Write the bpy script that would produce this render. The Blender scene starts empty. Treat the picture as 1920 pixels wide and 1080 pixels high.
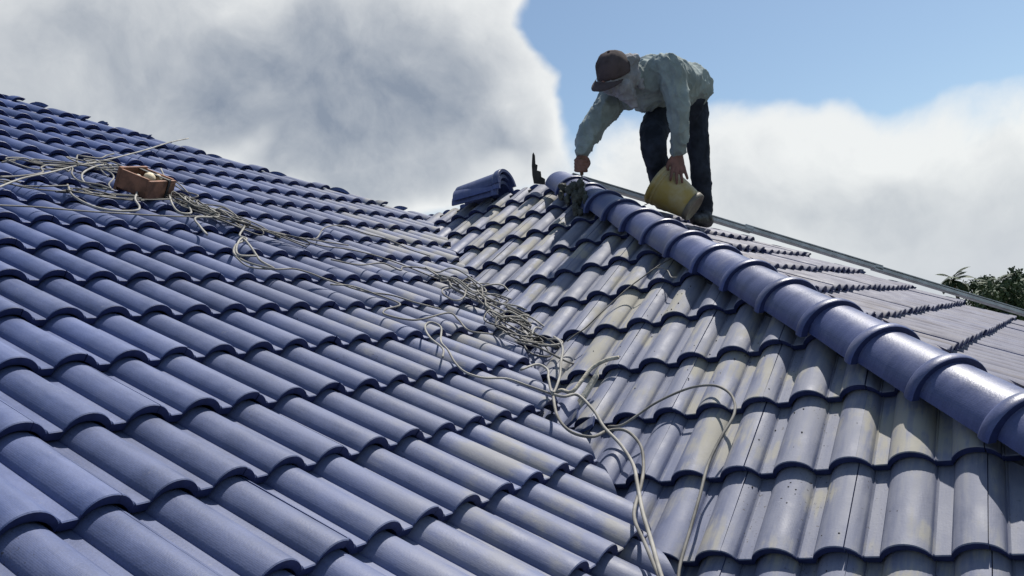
import bpy, bmesh, math, random
import numpy as np
from mathutils import Vector, Matrix, noise as mnoise
random.seed(7); rng = np.random.default_rng(7)
PI = math.pi
scene = bpy.context.scene
COL = scene.collection
scene.cycles.max_bounces = 5; scene.cycles.diffuse_bounces = 2; scene.cycles.glossy_bounces = 2; scene.cycles.transmission_bounces = 1

# ------------------------------------------------------------------ camera
FPX = 1661.47                                   # focal length in photo pixels (1920 wide)
ROT = Matrix(((0.82687915, 0.54060698, -0.15496761),
              (-0.18252037, -0.00266669, -0.98319846),
              (-0.5319372, 0.84127105, 0.09646676)))   # rows: right, down, forward
CAM = Vector((1.5751147, -0.83884167, 0.10443401))
cam_d = bpy.data.cameras.new('camera'); cam = bpy.data.objects.new('camera', cam_d); COL.objects.link(cam)
cam_d.sensor_width = 36; cam_d.lens = FPX * 36 / 1920; cam_d.clip_start = 0.02; cam_d.clip_end = 3000
m = Matrix.Identity(4)
for i in range(3):
    m[i][0] = ROT[0][i]; m[i][1] = -ROT[1][i]; m[i][2] = -ROT[2][i]; m[i][3] = CAM[i]
cam.matrix_world = m
scene.camera = cam

def ray(px, py):
    v = ROT.transposed() @ Vector(((px - 960) / FPX, (py - 540) / FPX, 1.0)); return v
def at(px, py, depth): return CAM + ray(px, py) * depth
def to_px(P):
    c = ROT @ (Vector(P) - CAM); return 960 + FPX * c.x / c.z, 540 + FPX * c.y / c.z, c.z
def camdir(x, y, z): return (ROT.transposed() @ Vector((x, y, z))).normalized()

# ------------------------------------------------------------------ sun and sky
SUN_AZ, SUN_EL = math.radians(80), math.radians(59)
SUN = Vector((math.cos(SUN_EL) * math.cos(SUN_AZ), math.cos(SUN_EL) * math.sin(SUN_AZ), math.sin(SUN_EL)))
sun_d = bpy.data.lights.new('sun', 'SUN'); sun_d.energy = 5.0; sun_d.angle = math.radians(0.6); sun_d.color = (1, .955, .88)
sun_o = bpy.data.objects.new('sun', sun_d); COL.objects.link(sun_o)
sun_o.rotation_euler = SUN.to_track_quat('Z', 'Y').to_euler()
scene.view_settings.view_transform = 'Standard'; scene.view_settings.look = 'None'
scene.view_settings.exposure = 0.2; scene.view_settings.gamma = 1.0

world = bpy.data.worlds.new('World'); scene.world = world; world.use_nodes = True
class NT:
    """small helper for writing node trees"""
    def __init__(s, tree): s.t = tree; s.n = tree.nodes; s.l = tree.links
    def node(s, typ, **kw):
        n = s.n.new(typ)
        for k, v in kw.items(): setattr(n, k, v)
        return n
    def put(s, sock, v):
        if isinstance(v, bpy.types.NodeSocket): s.l.new(v, sock)
        elif v is not None: sock.default_value = v
    def math(s, op, a, b=None, c=None, clamp=False):
        n = s.node('ShaderNodeMath', operation=op, use_clamp=clamp)
        s.put(n.inputs[0], a); s.put(n.inputs[1], b)
        if c is not None: s.put(n.inputs[2], c)
        return n.outputs[0]
    def vmath(s, op, a, b=None, scale=None):
        n = s.node('ShaderNodeVectorMath', operation=op)
        s.put(n.inputs[0], a)
        if b is not None: s.put(n.inputs[1], b)
        if scale is not None: s.put(n.inputs['Scale'], scale)
        return n.outputs['Value'] if op in ('DOT_PRODUCT', 'LENGTH', 'DISTANCE') else n.outputs[0]
    def noise(s, vec, scale, detail=4, rough=.55, out='Fac', dist=0.0):
        n = s.node('ShaderNodeTexNoise'); s.put(n.inputs['Vector'], vec)
        n.inputs['Scale'].default_value = scale; n.inputs['Detail'].default_value = detail
        n.inputs['Roughness'].default_value = rough; n.inputs['Distortion'].default_value = dist
        return n.outputs[0 if out == 'Fac' else 1]
    def ramp(s, v, a, b, lo=0.0, hi=1.0, smooth=True):
        n = s.node('ShaderNodeMapRange', interpolation_type='SMOOTHSTEP' if smooth else 'LINEAR')
        s.put(n.inputs[0], v); n.inputs[1].default_value = a; n.inputs[2].default_value = b
        n.inputs[3].default_value = lo; n.inputs[4].default_value = hi; return n.outputs[0]
    def mix(s, f, a, b, mode='MIX'):
        n = s.node('ShaderNodeMix', data_type='RGBA', blend_type=mode)
        s.put(n.inputs[0], f)
        for k, v in ((6, a), (7, b)):
            if isinstance(v, tuple) and len(v) == 3: v = (*v, 1)
            s.put(n.inputs[k], v)
        return n.outputs[2]

def build_world():
    w = NT(world.node_tree); w.n.clear()
    out = w.node('ShaderNodeOutputWorld'); bg = w.node('ShaderNodeBackground')
    w.l.new(bg.outputs[0], out.inputs[0])
    sky = w.node('ShaderNodeTexSky', sky_type='NISHITA'); sky.sun_disc = False
    sky.sun_elevation = SUN_EL; sky.sun_rotation = math.radians(90) - SUN_AZ
    sky.air_density = 1.0; sky.dust_density = 0.6; sky.ozone_density = 1.5
    tc = w.node('ShaderNodeTexCoord'); d = tc.outputs['Generated']
    dn = w.vmath('NORMALIZE', d)
    skyc = w.mix(1.0, sky.outputs[0], (.098, .101, .098), 'MULTIPLY')
    wob = w.vmath('SUBTRACT', w.noise(dn, 6.5, 4, .5, 'Color'), (.5, .5, .5))
    wob2 = w.vmath('SUBTRACT', w.noise(dn, 2.4, 1, .5, 'Color'), (.5, .5, .5))
    # cloud banks: (direction, half widths along and across the horizon, weight, greyness)
    def bank(px, py): 
        c = ray(px, py).normalized(); e1 = Vector((0, 0, 1)).cross(c).normalized(); e2 = c.cross(e1); return c, e1, e2
    banks = [(600, 210, .20, .10, 1.0, 1.0), (60, 20, .22, .16, 1.0, .30), (830, 60, .14, .12, 1.1, .0), (480, 20, .2, .09, .9, .10),
             (760, 310, .17, .075, .9, .7), (985, 170, .05, .07, .9, .0), (220, 170, .18, .08, .9, .6), (640, 370, .12, .06, .7, .15),
             (1700, 300, .26, .085, .34, .10), (1400, 310, .17, .075, .32, .1), (1940, 250, .26, .095, .34, .1), (1650, 440, .40, .08, .30, .2),
             (1640, 370, .07, .03, .55, .0), (1130, 310, .09, .05, .5, .05), (1900, 430, .25, .06, .3, .3),
             (1400, 0, .26, .07, -1.2, 0), (1850, 10, .2, .05, -.9, 0), (1130, 30, .08, .06, -.9, 0), (1085, 235, .025, .05, -.4, 0)]
    def density(vec):
        v = w.vmath('ADD', vec, w.vmath('SCALE', wob, scale=.085))
        v = w.vmath('ADD', v, w.vmath('SCALE', wob2, scale=.10))
        dens = w.math('MULTIPLY', w.math('SUBTRACT', w.noise(vec, 2.6, 4, .55), .52), 3.0); grey = None; bsum = 0.0
        front = w.ramp(w.vmath('DOT_PRODUCT', vec, tuple(ray(960, 250).normalized())), .2, .6)
        for px, py, a, b, wt, g in banks:
            c, e1, e2 = bank(px, py)
            q1 = w.math('DIVIDE', w.vmath('DOT_PRODUCT', v, tuple(e1)), a)
            q2 = w.math('DIVIDE', w.vmath('DOT_PRODUCT', v, tuple(e2)), b)
            q = w.math('ADD', w.math('MULTIPLY', q1, q1), w.math('MULTIPLY', q2, q2))
            k = w.ramp(q, 1.7, .15)
            bsum = w.math('MULTIPLY_ADD', k, wt * 1.35, bsum)
            if g > .06:
                gg = w.math('MULTIPLY', k, g); grey = gg if grey is None else w.math('MAXIMUM', grey, gg)
        dens = w.math('MULTIPLY_ADD', bsum, front, dens)
        fine = w.math('SUBTRACT', w.noise(v, 6.5, 8, .58), .5)
        return w.math('ADD', dens, w.math('MULTIPLY', fine, 2.0)), grey, fine
    D1, grey, fine = density(dn)
    side = SUN - Vector((0, 0, 0))
    vs = w.vmath('NORMALIZE', w.vmath('ADD', dn, tuple(side * .05)))
    # relief: compare with the fine noise a little towards the sun
    v2 = w.vmath('ADD', w.vmath('ADD', vs, w.vmath('SCALE', wob, scale=.085)), w.vmath('SCALE', wob2, scale=.10))
    f2 = w.noise(v2, 6.5, 8, .58); f1 = w.math('ADD', fine, .5)
    relief = w.math('MULTIPLY', w.math('SUBTRACT', f1, f2), 1.25)
    cover = w.ramp(D1, -.02, .95)
    thick = w.math('MULTIPLY', w.ramp(D1, .6, 2.0), w.math('ADD', w.math('MULTIPLY', grey, .64), .24), clamp=True)
    lum = w.math('ADD', w.math('SUBTRACT', 1.0, thick), relief, clamp=True)
    ccol = w.mix(lum, (.225, .262, .325), (.78, .79, .78))
    up = w.node('ShaderNodeSeparateXYZ'); w.l.new(dn, up.inputs[0])
    haze = w.ramp(up.outputs[2], .0, .16, .75, .0)
    col = w.mix(w.math('MULTIPLY', cover, .93), skyc, ccol)
    col = w.mix(haze, col, (.46, .50, .56))
    w.l.new(col, bg.inputs[0]); bg.inputs[1].default_value = 1.0
build_world()
world.cycles.sampling_method = 'MANUAL'; world.cycles.sample_map_resolution = 512

# ------------------------------------------------------------------ mesh and object helpers
def link(name, data, parent=None):
    o = bpy.data.objects.new(name, data); COL.objects.link(o)
    if parent is not None: o.parent = parent
    return o
def tag(o, label=None, cat=None, group=None, kind=None):
    if label: o['label'] = label
    if cat: o['category'] = cat
    if group: o['group'] = group
    if kind: o['kind'] = kind
    return o
def mesh_from(name, verts, faces, mat=None, smooth=False):
    me = bpy.data.meshes.new(name); me.from_pydata([tuple(v) for v in verts], [], faces); me.update()
    if smooth: me.polygons.foreach_set('use_smooth', [True] * len(me.polygons))
    if mat: me.materials.append(mat)
    return me
def mesh_bm(name, bm, mat=None, smooth=False):
    me = bpy.data.meshes.new(name); bm.to_mesh(me); bm.free()
    if smooth: me.polygons.foreach_set('use_smooth', [True] * len(me.polygons))
    if mat: me.materials.append(mat)
    return me
def catmull(pts, sub):
    pts = [Vector(p) for p in pts]; out = []
    P = [pts[0] * 2 - pts[1]] + pts + [pts[-1] * 2 - pts[-2]]
    for i in range(1, len(P) - 2):
        a, b, c, d = P[i - 1:i + 3]
        for k in range(sub):
            u = k / sub
            out.append(.5 * ((2 * b) + (c - a) * u + (2 * a - 5 * b + 4 * c - d) * u * u + (3 * b - a - 3 * c + d) * u ** 3))
    out.append(pts[-1]); return out
def tube(pts, radii, n=8, verts=None, faces=None):
    verts = [] if verts is None else verts; faces = [] if faces is None else faces
    if not hasattr(radii, '__len__'): radii = [radii] * len(pts)
    base = len(verts); prev = None
    for i, p in enumerate(pts):
        tdir = (pts[min(i + 1, len(pts) - 1)] - pts[max(i - 1, 0)])
        if tdir.length < 1e-9: tdir = Vector((0, 0, 1))
        tdir.normalize()
        if prev is None:
            ref = Vector((0, 0, 1)) if abs(tdir.z) < .9 else Vector((1, 0, 0)); a = tdir.cross(ref).normalized()
        else: a = (prev - tdir * prev.dot(tdir)).normalized()
        prev = a; b = tdir.cross(a)
        for k in range(n):
            t = 2 * PI * k / n; verts.append(p + (a * math.cos(t) + b * math.sin(t)) * radii[i])
    for i in range(len(pts) - 1):
        for k in range(n):
            k2 = (k + 1) % n
            faces.append((base + i * n + k, base + i * n + k2, base + (i + 1) * n + k2, base + (i + 1) * n + k))
    faces.append(tuple(base + k for k in reversed(range(n))))
    faces.append(tuple(base + (len(pts) - 1) * n + k for k in range(n)))
    return verts, faces
def box_vf(c, ax, ay, az, verts, faces):
    b = len(verts)
    for sx in (-1, 1):
        for sy in (-1, 1):
            for sz in (-1, 1): verts.append(Vector(c) + ax * sx + ay * sy + az * sz)
    for f in ((0, 1, 3, 2), (4, 6, 7, 5), (0, 4, 5, 1), (2, 3, 7, 6), (0, 2, 6, 4), (1, 5, 7, 3)): faces.append(tuple(b + i for i in f))

# ------------------------------------------------------------------ materials
def mat_new(name):
    mt = bpy.data.materials.new(name); mt.use_nodes = True; t = NT(mt.node_tree)
    bs = t.n['Principled BSDF']; return mt, t, bs
def simple(name, col, rough=.6, var=.15, scale=30, metal=0, bump=.15, spec=.5, col2=None, sheen=0):
    mt, t, bs = mat_new(name); tc = t.node('ShaderNodeTexCoord'); v = tc.outputs['Object']
    n = t.noise(v, scale, 5, .6); c2 = col2 or tuple(min(1, c * (1 + var * 2)) for c in col); c1 = tuple(c * (1 - var) for c in col)
    t.put(bs.inputs['Base Color'], t.mix(t.ramp(n, .35, .68), c1, c2))
    bs.inputs['Roughness'].default_value = rough; bs.inputs['Metallic'].default_value = metal
    bs.inputs['Specular IOR Level'].default_value = spec
    bp = t.node('ShaderNodeBump'); bp.inputs['Strength'].default_value = bump; bp.inputs['Distance'].default_value = .004
    t.l.new(t.noise(v, scale * 4, 4, .6), bp.inputs['Height']); t.l.new(bp.outputs[0], bs.inputs['Normal'])
    return mt

VK, HK = 1.953, 3.03          # plan lines of valley and hip: x + y
def tile_material(name, base, dust_amt, r_lo=.44):
    mt, t, bs = mat_new(name)
    geo = t.node('ShaderNodeNewGeometry'); pos = geo.outputs['Position']
    oi = t.node('ShaderNodeObjectInfo'); rnd = oi.outputs['Random']
    tc = t.node('ShaderNodeTexCoord'); ob = tc.outputs['Object']
    sp = t.node('ShaderNodeSeparateXYZ'); t.l.new(pos, sp.inputs[0])
    so = t.node('ShaderNodeSeparateXYZ'); t.l.new(ob, so.inputs[0])
    # paint: small brightness differences from tile to tile, faint mottling
    mott = t.noise(pos, 9, 4, .6)
    streakv = t.vmath('ADD', t.vmath('MULTIPLY', ob, (55, 5, 4)), t.vmath('SCALE', (37.0, 91.0, 53.0), scale=rnd))
    streak = t.noise(streakv, 1.0, 4, .6)
    grain = t.noise(pos, 260, 2, .7)
    val = t.math('ADD', t.ramp(rnd, 0, 1, .80, 1.16, False), t.math('ADD', t.ramp(mott, .3, .7, -.12, .14), t.math('ADD', t.ramp(streak, .3, .7, -.10, .10), t.ramp(grain, .3, .7, -.12, .12))))
    hsv = t.node('ShaderNodeHueSaturation'); hsv.inputs['Color'].default_value = (*base, 1)
    t.l.new(val, hsv.inputs['Value']); hsv.inputs['Saturation'].default_value = 1.0
    # dust settles on upward faces: a thin film on the left slope, thick grey dust from the valley to the right
    upf = t.ramp(t.vmath('DOT_PRODUCT', geo.outputs['Normal'], (0, 0, 1)), .05, .45)
    xy = t.math('ADD', sp.outputs[0], sp.outputs[1])
    big = t.noise(pos, 1.7, 3, .5)
    xyn = t.math('ADD', xy, t.math('MULTIPLY', big, 1.0))
    stretch = t.vmath('MULTIPLY', pos, (1.5, 1.0, .6))
    patch = t.ramp(t.math('ADD', t.noise(stretch, 4.4, 4, .55), t.math('ADD', t.ramp(rnd, 0, 1, -.08, .08, False), t.ramp(streak, .3, .7, -.05, .05))), .46, .66)
    spots = t.ramp(t.noise(pos, 23, 5, .72), .64, .70)
    film = t.math('ADD', t.ramp(xyn, -1.2, 2.2, .05, .32), t.ramp(xyn, 2.2, 3.2, 0, .34))
    film = t.math('MULTIPLY', film, t.math('ADD', t.ramp(mott, .25, .75, .35, .65), t.ramp(streak, .25, .75, .25, .75)))
    near = t.math('MULTIPLY', t.ramp(xyn, 1.1, 2.0), t.ramp(xyn, 5.5, 3.6))
    dust = t.math('ADD', film, t.math('MULTIPLY', patch, t.math('ADD', t.math('MULTIPLY', near, .34), .05)))
    dust = t.math('ADD', dust, t.math('MULTIPLY', spots, .20))
    dust = t.math('MULTIPLY', t.math('MULTIPLY', dust, upf), dust_amt, clamp=True)
    warm = t.math('MULTIPLY', patch, near)
    dcol = t.mix(warm, (.265, .265, .285), (.31, .295, .255))
    dcol = t.mix(t.ramp(xy, 3.0, 3.1), dcol, (.205, .188, .196))
    col = t.mix(dust, hsv.outputs[0], dcol)
    # dirt specks that have washed into the pans
    pan = t.ramp(so.outputs[2], -.026, -.034)
    speck = t.math('MULTIPLY', t.ramp(t.noise(pos, 95, 2, .7), .64, .70), t.ramp(big, .5, .62))
    col = t.mix(t.math('MULTIPLY', t.math('MULTIPLY', speck, pan), .75), col, (.035, .03, .025))
    # fine scratches and pale scuffs
    sc = t.vmath('MULTIPLY', pos, (14, 60, 30))
    scr = t.math('MULTIPLY', t.ramp(t.noise(sc, 1.6, 3, .6), .70, .78), t.ramp(big, .48, .6))
    col = t.mix(t.math('MULTIPLY', scr, .35), col, (.42, .42, .44))
    t.put(bs.inputs['Base Color'], col)
    t.put(bs.inputs['Roughness'], t.math('ADD', t.ramp(mott, .3, .7, r_lo, r_lo + .12), t.math('MULTIPLY', dust, .28)))
    bs.inputs['Specular IOR Level'].default_value = .42
    # pressed criss-cross texture of the paint
    a = t.math('SINE', t.math('MULTIPLY', t.math('ADD', so.outputs[0], so.outputs[1]), 1050))
    b = t.math('SINE', t.math('MULTIPLY', t.math('SUBTRACT', so.outputs[0], so.outputs[1]), 1050))
    h = t.math('ADD', t.math('MULTIPLY', t.math('MULTIPLY', a, b), .12), t.noise(pos, 160, 2, .6))
    bp = t.node('ShaderNodeBump'); bp.inputs['Strength'].default_value = .22; bp.inputs['Distance'].default_value = .0022
    t.l.new(h, bp.inputs['Height']); t.l.new(bp.outputs[0], bs.inputs['Normal'])
    return mt

BLUE = (.048, .077, .205)
M_TILE = tile_material('blue_tile', BLUE, 1.0)
M_CAP = tile_material('blue_ridge_tile', (.045, .066, .185), .26, .30)
M_NOSE = simple('shaded_end_blue', (.022, .031, .098), .55, .12, 30, bump=.05, spec=.3)  # shade on noses, undersides and collar ends put into the colour as darker navy
M_UNDER = simple('roof_underlay', (.03, .03, .035), .9)
M_MORTAR = simple('wet_mortar', (.055, .060, .050), .75, .3, 25, bump=.8)
M_MORTAR_DRY = simple('dry_mortar', (.40, .37, .30), .9, .25, 30, bump=.8)
M_ZINC = simple('galvanised_steel', (.45, .47, .48), .6, .12, 12, metal=.6, bump=.05)
M_CABLE = simple('grey_cable', (.155, .147, .132), .7, .3, 8, bump=.1)
M_CABLE2 = simple('dark_cable', (.075, .072, .066), .6, .3, 8, bump=.1)
M_CABLE3 = simple('pale_cable', (.26, .248, .222), .7, .2, 8, bump=.1)
M_BOX = simple('brown_box', (.17, .078, .045), .75, .35, 14, bump=.4)
M_CREAM = simple('cream_lump', (.62, .52, .36), .7, .15, 20)
M_BLACK = simple('black_rubber', (.012, .012, .013), .6, .3, 30)
M_SHIRT = simple('green_grey_cloth', (.235, .275, .272), .9, .16, 8, bump=.9, spec=.25)
M_JEANS = simple('dark_denim', (.022, .027, .040), .9, .3, 10, bump=.3, spec=.2)
M_SKIN = simple('weathered_skin', (.17, .075, .055), .6, .15, 25, bump=.15)
M_HAT = simple('faded_brown_cap', (.062, .048, .050), .9, .25, 8, bump=.25, spec=.2)
M_WRAP = simple('pale_grey_cloth', (.27, .27, .285), .9, .15, 12, bump=.25, spec=.2)
M_BOOT = simple('black_boot', (.014, .014, .016), .55, .3, 20)
M_BUCKET = simple('yellow_plastic', (.46, .33, .085), .55, .2, 9, bump=.25, col2=(.44, .37, .22))
M_RIM = simple('grey_plastic', (.16, .14, .11), .6, .2, 12)
M_STEEL = simple('worn_steel', (.22, .23, .23), .4, .25, 18, metal=.7)
M_WOOD = simple('wood_handle', (.16, .09, .05), .6, .25, 14)
M_RUST = simple('dark_scrap', (.028, .026, .024), .85, .35, 20, bump=.6)
M_WALL = simple('plaster', (.55, .53, .48), .9, .08, 4)
M_STAMP = simple('pale_blue_print', (.13, .16, .30), .5, .1, 40)

# ------------------------------------------------------------------ roof geometry
SL = math.radians(30.9488); TAN = math.tan(SL); CS = math.cos(SL); SN = math.sin(SL)
PITCH = .15; G = .15 * 2.12287
BZ = .25999073 - TAN * 2.38699835            # slope B: z = TAN*y + BZ
BX0, BY0 = -.06294216, 2.38699835
CZ = BZ + TAN * HK                           # slope C: z = -TAN*x + CZ
YR = 4.25; ZR = TAN * YR + BZ                # short ridge between B and the back slope
AK = 2 * YR - VK                             # hip A / back slope: y - x
CK = 2 * YR - HK                             # hip C / back slope: y - x
XP = HK - YR                                 # peak
class Slope:
    def __init__(s, name, U, V, org):
        s.name = name; s.U = Vector(U); s.V = Vector(V); s.N = s.U.cross(s.V).normalized(); s.o = Vector(org)
    def P(s, u, v, w=0): return s.o + s.U * u + s.V * v + s.N * w
    def hit(s, px, py, w=0):
        r = ray(px, py); k = (w - s.N.dot(CAM - s.o)) / s.N.dot(r); return CAM + r * k
    def uv(s, P): d = P - s.o; return d.dot(s.U), d.dot(s.V)
SA = Slope('A', (0, 1, 0), (-CS, 0, SN), (0, 0, 0))
SB = Slope('B', (1, 0, 0), (0, CS, SN), (BX0, BY0, TAN * BY0 + BZ - .010))
SC = Slope('C', (0, 1, 0), (-CS, 0, SN), (.87, .07, -TAN * .87 + CZ))
SK = Slope('K', (-1, 0, 0), (0, -CS, SN), (0, 8.0, ZR - TAN * (8.0 - YR)))

# tile: two rolls, odd roll at u = 0, side lap just right of its crest
RH, RA = .0355, .0555
def roll_h(u):
    a = abs(u) / RA
    return RH * (1 - a ** 2.1) ** .70 if a < 1 else 0.0
TH = .024; DROP = .0305; LEN = .372
def tile_profile():
    us = []
    def roll(c, n=9, lo=-1, hi=1):
        for i in range(-n, n + 1):
            f = math.sin(PI / 2 * i / n) if False else i / n
            f = math.copysign(1 - (1 - abs(f)) ** 1.6, f)
            if lo <= f <= hi: us.append((c + f * RA, None))
    out = [(-.294, roll_h(.006) - .010), (-.2757, roll_h(.0243) - .010), (-.2756, roll_h(.0244) - .0005)]
    for f in (.62, .75, .86, .94, 1.0): out.append((-.30 + f * RA, roll_h(f * RA)))
    out.append((-.2405, .0035)); out.append((-.2380, .0)); out.append((-.2095, .0))
    for f in (-1, -.985, -.95, -.88, -.78, -.64, -.48, -.3, -.1, .1, .3, .48, .64, .78, .88, .95, 1.0): out.append((-.15 + f * RA, roll_h(f * RA)))
    out.append((-.0905, .0035)); out.append((-.0880, .0)); out.append((-.0595, .0))
    for f in (-1, -.985, -.95, -.88, -.78, -.64, -.48, -.3, -.1, .1, .3): out.append((f * RA, roll_h(f * RA)))
    out.append((.0228, roll_h(.0228)))
    return [(u, h - RH) for u, h in out]
PROF = tile_profile()
def tile_bm():
    bm = bmesh.new(); n = len(PROF)
    st = [(0.0, -.0022), (.0026, 0.0), (LEN, 0.0)]
    rows = []
    for v, dw in st: rows.append([bm.verts.new((u, v + (.02 if u < -.27565 and v < .01 else 0), h + dw - DROP * v / G)) for u, h in PROF])
    for v in (LEN, 0.0): rows.append([bm.verts.new((u, v + ((.007 if u > -.27565 else .02) if v == 0 else 0), h - (TH if u > -.27 else (TH - .010 if u < -.27565 else TH)) - DROP * v / G)) for u, h in PROF])
    nr = len(rows)
    for r in range(nr):
        a, b = rows[r], rows[(r + 1) % nr]
        for i in range(n - 1): bm.faces.new((a[i], a[i + 1], b[i + 1], b[i]))
    bm.faces.new([r[0] for r in rows][::1]); bm.faces.new([r[-1] for r in rows][::-1])
    bmesh.ops.recalc_face_normals(bm, faces=bm.faces)
    for f in bm.faces: f.smooth = True
    bm.edges.ensure_lookup_table()
    for e in bm.edges:
        if len(e.link_faces) == 2 and e.link_faces[0].normal.angle(e.link_faces[1].normal, 0) > math.radians(24) and (abs(e.verts[0].co.y - e.verts[1].co.y) < .001 or e.link_faces[0].normal.angle(e.link_faces[1].normal, 0) > math.radians(50)): e.smooth = False
    for fc in bm.faces:
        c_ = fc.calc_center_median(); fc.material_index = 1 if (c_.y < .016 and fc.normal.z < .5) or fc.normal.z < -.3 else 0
    return bm
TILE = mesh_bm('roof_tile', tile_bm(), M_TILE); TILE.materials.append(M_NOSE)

# region of each slope as half planes in plan:  nx*x + ny*y < c
S2 = 2 ** .5
REG = {'A': [(1, .935, 1.735), (-1, 1, AK - .01), (1, 0, 1.75), (0, -1, 1.35), (-1, 0, 5.1)],
       'B': [(-1, -.935, -(1.735 - .085)), (1, 1, HK - .03), (0, 1, YR - .012), (0, -1, -.15)],
       'C': [(-1, -1, -(HK + .03)), (-1, 1, CK - .02), (1, 0, 1.75)],
       'K': [(1, -1, -CK - .02), (0, -1, -(YR + .015)), (0, 1, 8.2), (-1, 0, 3.0)]}
# back slope continues up behind slope A
REG['K2'] = [(1, -1, -AK - .01), (1, 0, -2.31), (0, 1, 8.2), (-1, 0, 5.1), (0, -1, -.5)]

root = link('house_roof', None); tag(root, 'large roof of dark blue double-roll tiles with valley and capped hip', 'roof')
under = {}
def slab(name, S, poly, w=-.088):
    """underlay sheet with thickness below the tiles of one slope; poly in plan"""
    v = []
    for off in (w, w - .02):
        for x, y in poly:
            if S.name in ('A', 'C'): p = Vector((x, y, S.o.z - TAN * (x - S.o.x)))
            elif S.name == 'B': p = Vector((x, y, S.o.z + TAN * (y - S.o.y)))
            else: p = Vector((x, y, S.o.z - TAN * (y - S.o.y)))
            v.append(p + S.N * off)
    n = len(poly)
    f = [tuple(range(n)), tuple(range(2 * n - 1, n - 1, -1))] + [(i, (i + 1) % n, n + (i + 1) % n, n + i) for i in range(n)]
    return link(name, mesh_from(name, v, f, M_UNDER), root)
under['A'] = slab('roof_slope', SA, [(1.72, -1.35), (1.72, -.09), (-2.34, YR), (-5.1, AK - 5.1), (-5.1, -1.35)])
under['B'] = slab('roof_slope', SB, [(1.62, 0.0), (HK - .17, .17), (XP, YR), (-2.42, YR)])
under['C'] = slab('roof_slope', SC, [(1.72, HK - 1.72), (1.72, CK + 1.72), (XP, YR)])
under['K'] = slab('roof_slope', SK, [(XP, YR), (8.2 - CK, 8.2), (-5.1, 8.2), (-5.1, AK - 5.1), (VK - YR, YR)])
tag(under['A'], 'broad left roof slope facing right'); tag(under['B'], 'narrow dusty slope between valley and hip')
tag(under['C'], 'far sunlit slope beyond the ridge tiles'); tag(under['K'], 'hidden rear slope')

cands = []
def add_tiles(S, reg, u_off, r0, r1, c0, c1, skip=()):
    for r in range(r0, r1):
        for c in range(c0, c1):
            if (r, c) in skip: continue
            u = u_off + c * .30; v = r * G
            cor = [S.P(u + a, v + b) for a in (-.294, .0228) for b in (0, LEN)]
            cut = []; out = False
            for nx, ny, cc in REG[reg]:
                d = [nx * p.x + ny * p.y - cc for p in cor]
                if min(d) > -.03: out = True; break
                if max(d) > 0: cut.append((nx, ny, cc))
            if out: continue
            if reg == 'A' and cut:
                hu, hv = S.uv(S.hit(1086, 792))
                if u - .294 < hu < u + .0228 and v < hv < v + G: continue
            ctr = S.P(u - .13, v + G / 2)
            px, py, dep = to_px(ctr)
            vis = dep > .2 and -120 < px < 2040 and -50 < py < 1200 and reg in 'ABC'
            cands.append(dict(S=S, reg=reg, u=u, v=v, r=r, c=c, cut=cut, size=(1 / dep ** 2 * abs((CAM - ctr).normalized().dot(S.N)) if vis else 0)))
add_tiles(SA, 'A', .15, -7, 20, -6, 18)
add_tiles(SB, 'B', .15, -9, 10, -10, 12, skip=())
add_tiles(SC, 'C', .15, -4, 10, 0, 30)
add_tiles(SK, 'K', .15, -2, 16, -8, 20)
SK2 = SK
add_tiles(SK2, 'K2', .15, -2, 30, -2, 20)
cands.sort(key=lambda d: -d['size'])
def tile_matrix(d):
    S = d['S']; j = random.gauss
    lift = abs(j(0, .0012)) + (random.choice((0, 0, 0, .004, .007)) if d['reg'] == 'C' else 0)
    o = S.P(d['u'] + j(0, .0006), d['v'] + j(0, .0018) + (random.choice((0, 0, 0, -.006)) if d['reg'] == 'C' else 0), lift)
    M = Matrix.Identity(4)
    for i in range(3): M[i][0], M[i][1], M[i][2], M[i][3] = S.U[i], S.V[i], S.N[i], o[i]
    return M @ Matrix.Rotation(math.radians(j(0, .22)), 4, 'Z') @ Matrix.Rotation(math.radians(j(0, .12)), 4, 'Y')
def cut_bm(d, M):
    bm = bmesh.new(); bm.from_mesh(TILE); inv = M.inverted(); R3 = M.to_3x3().transposed()
    for nx, ny, cc in d['cut']:
        n = Vector((nx, ny, 0)); ln = n.length; n /= ln; jit = random.gauss(0, .006)
        n2 = (n + Vector((random.gauss(0, .03), random.gauss(0, .03), 0))).normalized()
        ctr = M @ Vector((-.13, G / 2, 0)); foot = ctr + n * (cc / ln - n.dot(ctr) + jit)
        res = bmesh.ops.bisect_plane(bm, geom=bm.verts[:] + bm.edges[:] + bm.faces[:], plane_co=inv @ foot, plane_no=R3 @ n2, clear_outer=True, dist=1e-5)
        ed = [e for e in res['geom_cut'] if isinstance(e, bmesh.types.BMEdge) and e.is_valid]
        if ed:
            r = bmesh.ops.triangle_fill(bm, edges=ed, use_beauty=False, use_dissolve=False)
            for e in ed:
                if e.is_valid: e.smooth = False
    return bm
rest_bm = bmesh.new(); n_ind = 0
for d in cands:
    M = tile_matrix(d)
    single = d['size'] > 0 and n_ind < 300
    if single:
        if d['cut']:
            bm = cut_bm(d, M)
            if not bm.faces: bm.free(); continue
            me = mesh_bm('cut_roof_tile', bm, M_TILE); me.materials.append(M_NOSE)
        else: me = TILE
        o = link('roof_tile', me, under[d['reg'][0]]); o.matrix_basis = M; n_ind += 1
    else:
        if d['reg'] in ('K', 'K2') or d['cut']:
            bm = cut_bm(d, M) if d['cut'] else None
            if bm is None: bm = bmesh.new(); bm.from_mesh(TILE)
        else: bm = bmesh.new(); bm.from_mesh(TILE)
        bm.transform(M); tmp = bpy.data.meshes.new('tmp'); bm.to_mesh(tmp); bm.free(); rest_bm.from_mesh(tmp); bpy.data.meshes.remove(tmp)
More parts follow.
